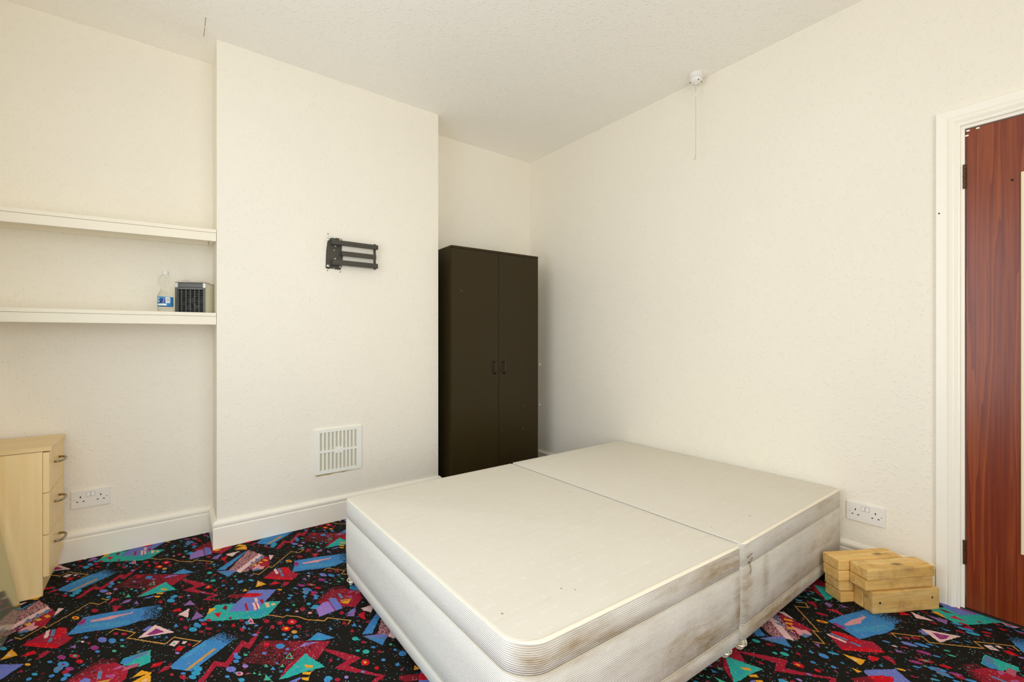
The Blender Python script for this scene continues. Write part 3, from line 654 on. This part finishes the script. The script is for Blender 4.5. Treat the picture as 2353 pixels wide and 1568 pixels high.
# ------------------------------------------------------------------ timber offcuts
U = Vector((.863, -.505)).normalized(); ANG = math.atan2(U.y, U.x)
def timber(x, y, z, L, Wd, T, label, rot=0, knot=(), notch=False):
    bm = B(); box(bm, 0, L, 0, Wd, .0010, T - .0010, .0044, 2)
    bmesh.ops.subdivide_edges(bm, edges=[e for e in bm.edges if abs(e.verts[0].co.x - e.verts[1].co.x) > .1], cuts=7)
    for v in bm.verts:
        v.co.y += .0008 * math.sin(v.co.x * 40 + z * 300); v.co.z += .0005 * math.sin(v.co.x * 31 + x * 50)
        if notch and v.co.x < .03 and v.co.y < .02: v.co.y += .004
    o = obj('timber_offcut', bm, M_PINE, None, loc=(x, y, z), rot=(0, 0, ANG + rot))
    tag(o, label, 'timber', 'sawn timber offcuts stacked by the door')
    for (fx, fz) in knot:
        b2 = B(); tube(b2, [(fx, .0012, fz), (fx, -.0009, fz)], .0042, 10); obj('nail_hole', b2, M_DARK, o)
    return o
g = .0012
timber(-.355, -2.468, .0008, .30, .083, .0435, 'bottom timber block of the rear stack touching the bed base')
timber(-.352, -2.464, .0008 + .0435 + g, .30, .080, .0425, 'second timber block up in the rear stack, with a rounded worn end', notch=True)
timber(-.3605, -2.463, .090, .305, .083, .0445, 'third timber block up in the rear stack, just under the top one')
timber(-.3625, -2.462, .1355, .305, .083, .0445, 'topmost timber block of the rear stack by the bed base')
timber(-.3490, -2.5740, .0008, .305, .0435, .089, 'thick timber block standing on edge at the front by the architrave', knot=((.032, .045), (.27, .052)))
timber(-.327, -2.5355, .0008, .29, .043, .0885, 'timber block standing on edge hidden behind the front thick block')
timber(-.3630, -2.5555, .0905, .308, .0775, .0445, 'middle timber block of the front stack above the thick block')
timber(-.3680, -2.5620, .1362, .308, .083, .0445, 'topmost timber block of the front stack, darkened at its right end')

# ------------------------------------------------------------------ chest of drawers
DC = thing('chest_of_drawers', 'small beech three-drawer bedside chest under the shelves', 'drawers', (-3.005, -.362, 0))
DD = .348; DW = .336; DHt = .642
bm = B(); box(bm, -DD, -.020, 0, .016, 0, DHt - .02, .0008); box(bm, -DD, -.020, DW - .016, DW, 0, DHt - .02, .0008); box(bm, -DD, -DD + .006, .016, DW - .016, .02, DHt - .02); obj('carcass', bm, M_BEECH, DC)
bm = B(); box(bm, -.040, -.026, .016, DW - .016, 0, .078); obj('plinth', bm, M_BEECH, DC)
bm = B(); box(bm, -DD, .008, -.004, DW + .004, DHt - .018, DHt, .0015); obj('top_panel', bm, M_BEECHT, DC)
zs = [.080, .2605, .4425, .620]
for k in range(3):
    bm = B(); box(bm, -.019, 0, .001, DW - .001, zs[k] + .0015, zs[k + 1] - .0015, .0012); df = obj('drawer_front', bm, M_BEECH, DC)
    bm = B(); zc = (zs[k] + zs[k + 1]) / 2 + .022; yc = DW / 2; pts = []
    for i in range(13):
        a = math.pi * i / 12; pts.append((.030 * math.sin(a) ** .6 if 0 < i < 12 else -.001, yc - .055 * math.cos(a), zc))
    tube(bm, pts, .0054, 10); obj('handle', bm, M_NICKEL, df, True)

# ------------------------------------------------------------------ leaning mirror
mt = thing('leaning_mirror', 'tall frameless mirror leaning against the left wall beside the chest', 'mirror', (-3.069, -.462, 0))
ml = NT('dusty_mirror_silver'); ml.base((.62, .66, .58, 1)); M_MIR = ml.set(.09, 1)
df_ = ml.n('ShaderNodeBsdfDiffuse'); df_.inputs[0].default_value = lin(176, 178, 150); mx = ml.n('ShaderNodeMixShader'); mx.inputs[0].default_value = .28
ml.l(ml.b.outputs[0], mx.inputs[1]); ml.l(df_.outputs[0], mx.inputs[2]); ml.l(mx.outputs[0], ml.t.nodes['Material Output'].inputs[0])
M_EDGE = plain('polished_glass_edge', lin(206, 214, 190), .15, var=.05)
la = math.radians(-9.6)
bm = B(); box(bm, -.0005, .0, -.60, 0, .0, 1.68); g1 = obj('mirror_glass', bm, M_MIR, mt, rot=(0, la, 0), loc=(0, 0, .001))
bm = B(); box(bm, -.006, -.0006, -.60, 0, .0, 1.68, .0006); obj('glass_backing', bm, M_EDGE, mt, rot=(0, la, 0), loc=(0, 0, .001))

# ------------------------------------------------------------------ alcove shelves
def shelf(zl, zr, label):
    t = thing('wall_shelf', label, 'shelf', (XL, 0, zl), 0, 'painted alcove shelves')
    sl = (zr - zl) / (CX0 + 3.165) ; z_at = lambda x: sl * (x + 3.165 - (XL + 3.165) - 0) # height over thing origin
    x0, x1 = XL + .001 - XL, CX0 - .0015 - XL
    def slab(name, y0, y1, d0, d1, xa=x0, xb=x1, mat=M_SHELF):
        bm = B(); box(bm, xa, xb, y0, y1, d0, d1, .0015)
        for v in bm.verts: v.co.z += sl * v.co.x
        return obj(name, bm, mat, t)
    slab('board', YB + .003, -.001, -.0005, .0175)
    slab('fascia', YB + .006, YB + .024, -.045, -.0012)
    slab('batten', -.022, -.001, -.026, -.001, x0 + .02, x1 - .02)
    slab('end_batten', YB + .03, -.023, -.026, -.001, x1 - .018, x1)
    return t
def zleft(px0, px1): return on_y(0, px0, YB + .004).z, on_y(498, px1, YB + .004).z
za, zb = zleft(483.5, 535.5); sl1 = (zb - za) / .775
shelf(za - sl1 * .195, za - sl1 * .195 + sl1 * .775, 'upper cream painted shelf across the left alcove, empty')
zc, zd = zleft(715.5, 727); sl2 = (zd - zc) / .775
shelf(zc - sl2 * .195, zc - sl2 * .195 + sl2 * .775, 'lower cream painted shelf across the left alcove, holding bottle and cooler')
def shelf_top(x): return zc + sl2 * (x + 3.165) + .0178

# ------------------------------------------------------------------ bottle
q = on_y(380, 716, -.19); bz = shelf_top(q.x)
bt = thing('plastic_bottle', 'clear empty plastic water bottle with blue label on the lower shelf', 'bottle', (q.x, -.19, bz + .0006))
cg = NT('clear_plastic'); cg.base((.96, .97, .95, 1)); cg.b.inputs['Transmission Weight'].default_value = 1; cg.b.inputs['IOR'].default_value = 1.12; M_CLEAR = cg.set(.04)
bh = .212
prof = [(.022, 0), (.029, .003), (.032, .012), (.0322, .03), (.0325, .082), (.031, .09), (.024, .104), (.020, .114), (.0205, .122), (.026, .130), (.0305, .142), (.0315, .152), (.031, .160), (.0275, .174), (.020, .185), (.0135, .191), (.012, .196), (.012, .206)]
bm = B(); lathe(bm, prof, 32); obj('bottle_body', bm, M_CLEAR, bt, True)
bm = B(); lathe(bm, [(.0145, .193), (.0148, .195), (.0148, .210), (.0138, .2125)], 24); obj('cap', bm, plain('pale_cap', lin(225, 226, 218), .4, var=.03), bt)
bm = B(); lathe(bm, [(.0329, .030), (.0332, .031), (.0332, .077), (.0329, .078)], 40, cap=False); lb = obj('label_wrap', bm, plain('blue_label', lin(42, 132, 196), .4, var=.05), bt, True)
def patch(name, mat, a0, a1, z0, z1, r=.0335, par=lb):
    bm = B(); n = 8; vs = [[bm.verts.new((r * math.cos(a0 + (a1 - a0) * k / n), r * math.sin(a0 + (a1 - a0) * k / n), z)) for k in range(n + 1)] for z in (z0, z1)]
    for k in range(n): bm.faces.new((vs[0][k], vs[0][k + 1], vs[1][k + 1], vs[1][k]))
    return obj(name, bm, mat, par)
M_LW = plain('label_white', lin(232, 236, 238), .5, var=.02); M_LN = plain('label_navy', lin(36, 66, 140), .5, var=.03); M_LB = plain('barcode_grey', lin(150, 156, 160), .5)
fa = math.atan2(CAM.y + .19, CAM.x - q.x)      # towards the room
patch('navy_panel', M_LN, fa - .75, fa + .05, .045, .068)
patch('white_band', M_LW, fa - 1.2, fa + .15, .033, .042, .0334)
patch('barcode_panel', M_LW, fa + .02, fa + .62, .046, .076, .0337)
for k in range(7): patch('barcode_bar', M_LB, fa + .10 + k * .065, fa + .12 + k * .065 + (k % 3) * .008, .052, .073, .0339)
# the letter C at the left edge of the label
bm = B(); n = 14; vs = []
for k in range(n + 1):
    a = math.radians(50 + 260 * k / n)
    for rr in (.0062, .0105):
        ang = fa - .92 + rr * math.cos(a) / .0337; vs.append(bm.verts.new((.0338 * math.cos(ang), .0338 * math.sin(ang), .062 + rr * math.sin(a))))
for k in range(n): bm.faces.new((vs[2 * k], vs[2 * k + 1], vs[2 * k + 3], vs[2 * k + 2]))
obj('letter_c', bm, M_LW, lb)
bm = B(); aa = fa - .22
vs = [bm.verts.new((.0339 * math.cos(aa + d), .0339 * math.sin(aa + d), z)) for d, z in ((-.10, .046), (-.06, .046), (.10, .068), (.06, .068))]; bm.faces.new(vs); obj('white_stroke', bm, M_LW, lb)

# ------------------------------------------------------------------ small air cooler
ca = math.radians(-24); cdir = Vector((math.cos(ca), math.sin(ca)))
fl0 = on_y(402, 700, -.15); bz = shelf_top(fl0.x + .07) + .0012
CW, CD, CH = .142, .125, .163
ac = thing('air_cooler', 'small dark grey cube air cooler with fan grille on the lower shelf', 'air cooler', (fl0.x, fl0.y, bz), ca)
M_GREY = plain('dark_grey_plastic', lin(104, 106, 104), .45, var=.05); M_LGREY = plain('pale_plastic', lin(226, 222, 205), .4, var=.03)
M_BLK = plain('black_plastic', lin(30, 30, 28), .5, var=.1)
bm = B(); box(bm, 0, .003, .004, CD, 0, CH - .003); box(bm, CW - .003, CW, .004, CD, 0, CH - .003); box(bm, .003, CW - .003, CD - .003, CD, 0, CH - .003); box(bm, .003, CW - .003, .004, CD - .003, 0, .004); obj('housing', bm, M_LGREY, ac)
bm = B(); box(bm, -.0005, CW + .0005, .0, CD, CH - .003, CH, .001); obj('lid', bm, M_GREY, ac)
zt = CH - .028
bm = B(); box(bm, .012, CW - .012, .004, .012, zt + .002, CH - .004, .001); obj('vent_flap', bm, M_GREY, ac)
for x0 in (.0, CW - .012):
    bm = B(); box(bm, x0, x0 + .012, .001, .012, zt, CH - .003, .001); obj('corner_block', bm, M_WHITEP, ac)
bm = B(); fr = .010; box(bm, 0, CW, 0, .006, zt - fr, zt, .0008); box(bm, 0, CW, 0, .006, 0, fr * .6, .0008); box(bm, 0, fr, 0, .006, fr * .6, zt - fr); box(bm, CW - fr, CW, 0, .006, fr * .6, zt - fr); obj('grille_frame', bm, M_GREY, ac)
for k in range(1, 6):
    x = fr + (CW - 2 * fr) * k / 6; bm = B(); box(bm, x - .0013, x + .0013, .0008, .004, fr * .6, zt - fr); obj('grille_bar', bm, M_GREY, ac)
for k in range(1, 13):
    z = fr * .6 + (zt - fr * 1.6) * k / 13; bm = B(); box(bm, fr, CW - fr, .0012, .003, z - .0007, z + .0007); obj('grille_bar', bm, M_GREY, ac)
bm = B(); box(bm, .004, CW - .004, .03, .034, .004, zt); obj('fan_backing', bm, M_DARK, ac)
bm = B(); cx, cz = CW / 2, zt / 2; tube(bm, [(cx, .012, cz), (cx, .028, cz)], .016, 16)
for k in range(7):
    a = 2 * math.pi * k / 7; pv = []
    for (r_, da, yy) in ((.015, -.2, .014), (.052, -.32, .014), (.055, .25, .026), (.015, .3, .026)): pv.append(bm.verts.new((cx + r_ * math.cos(a + da), yy, cz + r_ * math.sin(a + da))))
    bm.faces.new(pv)
obj('fan', bm, M_BLK, ac)
# clear plastic wrap lying on the cooler
bm = B(); nx, ny = 14, 6; gr = [[None] * (ny + 1) for _ in range(nx + 1)]
for i in range(nx + 1):
    for j in range(ny + 1):
        u, v_ = i / nx, j / ny
        hgt = .0015 + .016 * math.exp(-((u - .22) / .16) ** 2) * (0.4 + .6 * math.sin(math.pi * v_)) + .008 * math.exp(-((u - .8) / .2) ** 2) * math.sin(math.pi * v_) + .003 * random.random()
        gr[i][j] = bm.verts.new((.004 + u * (CW - .008), .006 + v_ * (CD - .02), hgt))
for i in range(nx):
    for j in range(ny): bm.faces.new((gr[i][j], gr[i + 1][j], gr[i + 1][j + 1], gr[i][j + 1]))
wp = NT('thin_clear_film'); wp.base((.93, .93, .9, 1)); wp.b.inputs['Alpha'].default_value = .22; M_FILM = wp.set(.15)
wrapo = obj('plastic_wrap', bm, M_FILM, None, True, loc=(fl0.x, fl0.y, bz + CH + .0008), rot=(0, 0, ca))
tag(wrapo, 'crumpled clear plastic wrap lying on top of the air cooler', 'wrapping')

# ------------------------------------------------------------------ TV wall bracket
def bw(px, py, off): q = on_y(px, py, YB - off); return q
br = thing('tv_wall_bracket', 'black folding television wall bracket on the chimney breast', 'bracket', (bw(768, 584, 0).x, YB, bw(768, 584, 0).z))
ox, oz = br.location.x, br.location.z
L3 = lambda px, py, off: Vector((bw(px, py, off).x - ox, -off, bw(px, py, off).z - oz))
ol = [(752.5, 556), (757, 548), (765, 546.5), (769, 548.5), (772, 546.8), (779, 548), (785.5, 549.5), (786, 556), (785, 578), (788, 590), (785.5, 612), (782, 620.5), (770, 619), (762, 617), (754, 618.3), (748.6, 616), (749, 596), (750, 575)]
bm = B(); fr_ = [bm.verts.new(L3(a, b, .005)) for a, b in ol]; bk = [bm.verts.new((v.co.x, -.0003, v.co.z)) for v in fr_]
bm.faces.new(fr_); bm.faces.new(bk)
for k in range(len(fr_)): bm.faces.new((fr_[k], fr_[(k + 1) % len(fr_)], bk[(k + 1) % len(fr_)], bk[k]))
obj('wall_plate', bm, M_BLACKM, br)
def armb(name, xl, yl0, yl1, xr, o0, o1):
    a = L3(xl, yl0, o0); b = L3(xl, yl1, o0); zt_, zb_ = a.z, b.z; x1 = L3(xr, yl0, o0).x
    bm = B(); box(bm, a.x, x1, -o1, -o0, zb_, zt_, .0022); return obj(name, bm, M_BLACKM, br)
OA, OB = .022, .047
armb('arm', 766.5, 552.5, 562.8, 866, OA, OB); armb('arm', 766, 597.5, 608.8, 865.5, OA, OB)
armb('inner_arm', 783.2, 578, 588.3, 862, OA - .002, OB - .006)
top = L3(861, 553 + 12, .035); bot = L3(861, 616, .035)
bm = B(); tube(bm, [(top.x, -.034, L3(766, 552.5, OA).z + .006), (top.x, -.034, L3(766, 608.8, OA).z - .006)], .0075, 14); obj('pivot_pin', bm, M_BLACKM, br, True)
for py in (557, 603):
    a = L3(764, py, .02); bm = B(); box(bm, a.x - .006, a.x + .03, -.046, -.004, a.z - .016, a.z + .016, .001); obj('pivot_bracket', bm, M_BLACKM, br)
for (px, py, r_) in ((754.5, 550, .0085), (754, 611, .008), (781.5, 613.5, .006), (771, 565.5, .006), (768, 575, .0042), (770.3, 595.3, .006), (767.5, 616.5, .0035), (782, 551.5, .006)):
    a = L3(px, py, .006); bm = B(); lathe(bm, [(r_, 0), (r_, .002), (r_ * .6, .004)], 12); bmesh.ops.rotate(bm, verts=bm.verts[:], cent=(0, 0, 0), matrix=Matrix.Rotation(math.pi / 2, 3, 'X')); bmesh.ops.translate(bm, verts=bm.verts[:], vec=(a.x, -.005, a.z)); obj('bolt', bm, M_ZINC, br)
for (px, py) in ((753.7, 537.8), (752.5, 622), (782, 625.3)):
    q = on_y(px, py, YB); bm = B(); tube(bm, [(q.x, YB + .003, q.z), (q.x, YB - .0006, q.z)], .0032, 10); obj('drill_hole', bm, M_DARK, wch)
bm = B(); q = on_y(757, 548, YB); vs = []
pp = [(-.018, -.03), (-.016, .012), (-.004, .02), (.02, .016), (.045, .012), (.052, .0), (.02, -.004), (.0, -.012)]
fr_ = [bm.verts.new((q.x + a, YB - .0012, q.z + b)) for a, b in pp]; bm.faces.new(fr_); obj('filler_patch', bm, plain('white_filler', lin(226, 228, 214), .8, var=.05, scale=60), wch)

# ------------------------------------------------------------------ air vent grille
gx0, gx1, gz0, gz1 = -1.905, -1.621, .297, .566
GW, GH = gx1 - gx0, gz1 - gz0
gv = thing('air_vent_grille', 'white slatted air vent grille low on the chimney breast', 'vent', (gx0, YB, gz0))
c0, cp, cw = .1185 * GW, .0806 * GW, .044 * GW
r0, r1_, r2_, r3 = .075 * GH, .475 * GH, .525 * GH, .925 * GH
T0, T1 = -.009, -.002
bm = B(); xe = c0 + 9 * cp + cw
box(bm, 0, c0, T0, -.0003, 0, GH, .001); box(bm, xe, GW, T0, -.0003, 0, GH, .001); box(bm, c0, xe, T0, -.0003, 0, r0, .001); box(bm, c0, xe, T0, -.0003, r3, GH, .001); obj('frame', bm, M_GRILLE, gv)
for k in range(9):
    a = c0 + k * cp + cw; bm = B(); box(bm, a, c0 + (k + 1) * cp, T0 + .0008, T1, r0, r3, .0006); obj('slat', bm, M_GRILLE, gv)
bm = B(); box(bm, c0, xe, T0 + .0004, T1, r1_, r2_, .0006); obj('crossbar', bm, M_GRILLE, gv)
bm = B(); xc = (c0 + xe) / 2; box(bm, xc - cp * .98, xc + cp * .98, T0, T1, GH * .432, GH * .572, .001); bo = obj('boss', bm, M_GRILLE, gv)
bm = B(); lathe(bm, [(.006, 0), (.006, .001), (.003, .002)], 14); bmesh.ops.rotate(bm, verts=bm.verts[:], cent=(0, 0, 0), matrix=Matrix.Rotation(math.pi / 2, 3, 'X')); bmesh.ops.translate(bm, verts=bm.verts[:], vec=(xc, T0, GH / 2)); obj('screw', bm, M_GRILLE, bo)
bm = B(); box(bm, c0 - .004, xe + .004, -.0016, -.0004, r0 - .004, r3 + .004); obj('backing_mesh', bm, M_GRILLEB, gv)
bm = B(); pp = [(.004, .0), (.02, -.012), (.06, -.009), (.09, -.012), (.13, -.006), (.17, -.010), (.22, -.004), (.27, .0)]
vs = [bm.verts.new((gx0 + a, YB - .0008, gz0 + b)) for a, b in pp]; bm.faces.new(vs); obj('crumbling_plaster', bm, plain('crumbled_plaster', lin(190, 172, 122), .9, var=.35, scale=70), wch)

# ------------------------------------------------------------------ double sockets
M_SOCKG = plain('grey_gap', lin(150, 146, 138), .6)
def socket(name, loc, rotz, label):
    t = thing(name, label, 'socket', loc, rotz, 'double wall sockets')
    Wd, Hh = .146, .086
    bm = B(); box(bm, -Wd / 2, Wd / 2, -.0095, -.0006, -Hh / 2, Hh / 2, .002, 3); obj('face_plate', bm, M_WHITEP, t)
    for s in (-1, 1):
        bm = B(); box(bm, s * .0085 - .0062, s * .0085 + .0062, -.0135, -.0092, .012, .031, .0012)
        for v in bm.verts:
            if v.co.z > .022 and v.co.y < -.011: v.co.y += .002
        obj('rocker_switch', bm, M_WHITEP, t)
        bm = B(); box(bm, s * .0085 - .0072, s * .0085 + .0072, -.0098, -.009, .0105, .0322); obj('switch_surround', bm, M_SOCKG, t)
        cx = s * .038
        for (dx, dz, wx, wz) in ((0, .011, .0042, .0085), (-.0115, -.0115, .0070, .0042), (.0115, -.0115, .0070, .0042)):
            bm = B(); box(bm, cx + dx - wx / 2, cx + dx + wx / 2, -.0098, -.006, dz - wz / 2, dz + wz / 2); obj('pin_hole', bm, M_DARK, t)
        bm = B(); tube(bm, [(s * .0605, -.0094, .0), (s * .0605, -.0099, .0)], .0028, 12); obj('screw', bm, M_ZINC, t)
    return t
qa = on_y(207.5, 1145, 0); socket('double_socket', (-2.908, 0, .3015), 0, 'white double wall socket in the left alcove beside the chest')
socket('double_socket', (0, -2.461, .292), -math.pi / 2, 'white double wall socket above the timber offcuts')

# ------------------------------------------------------------------ ceiling pull switch
ps = thing('pull_cord_switch', 'white ceiling pull switch with a hanging cord', 'switch', (-.079, -1.652, H))
bm = B(); lathe(bm, [(.039, -.0005), (.039, -.024), (.0375, -.027)], 28); obj('base', bm, M_WHITEP, ps, False)
bm = B(); lathe(bm, [(.0365, -.0275), (.0375, -.033), (.034, -.046), (.024, -.056), (.007, -.060), (.004, -.066)], 28); bd = obj('cover', bm, M_WHITEP, ps, True)
for a in (.2, 2.4, 4.2, 5.3):
    bm = B(); tube(bm, [(.031 * math.cos(a), .031 * math.sin(a), -.048), (.033 * math.cos(a), .033 * math.sin(a), -.053)], .0025, 8); obj('vent_hole', bm, M_DARK, bd)
bm = B(); tube(bm, [(0, 0, -.066), (0.0005, 0, -.095), (0, 0, -.115)], .0013, 6); tube(bm, [(0, 0, -.13), (.001, 0, -.28), (-.0005, 0, -.40), (0, 0, -.488)], .0013, 6); obj('cord', bm, M_CORD, ps)
bm = B(); lathe(bm, [(.0015, -.113), (.005, -.118), (.0055, -.125), (.0015, -.134)], 10); obj('cord_connector', bm, M_WHITEP, ps)
bm = B(); lathe(bm, [(.001, -.484), (.0034, -.488), (.001, -.492)], 8); obj('knot', bm, M_CORD, ps)
bm = B(); tube(bm, [(0, 0, -.49), (-.007, .004, -.505), (-.009, .005, -.518), (-.004, .002, -.513), (0, 0, -.497)], .0011, 6); obj('cord_loop', bm, M_CORD, ps)
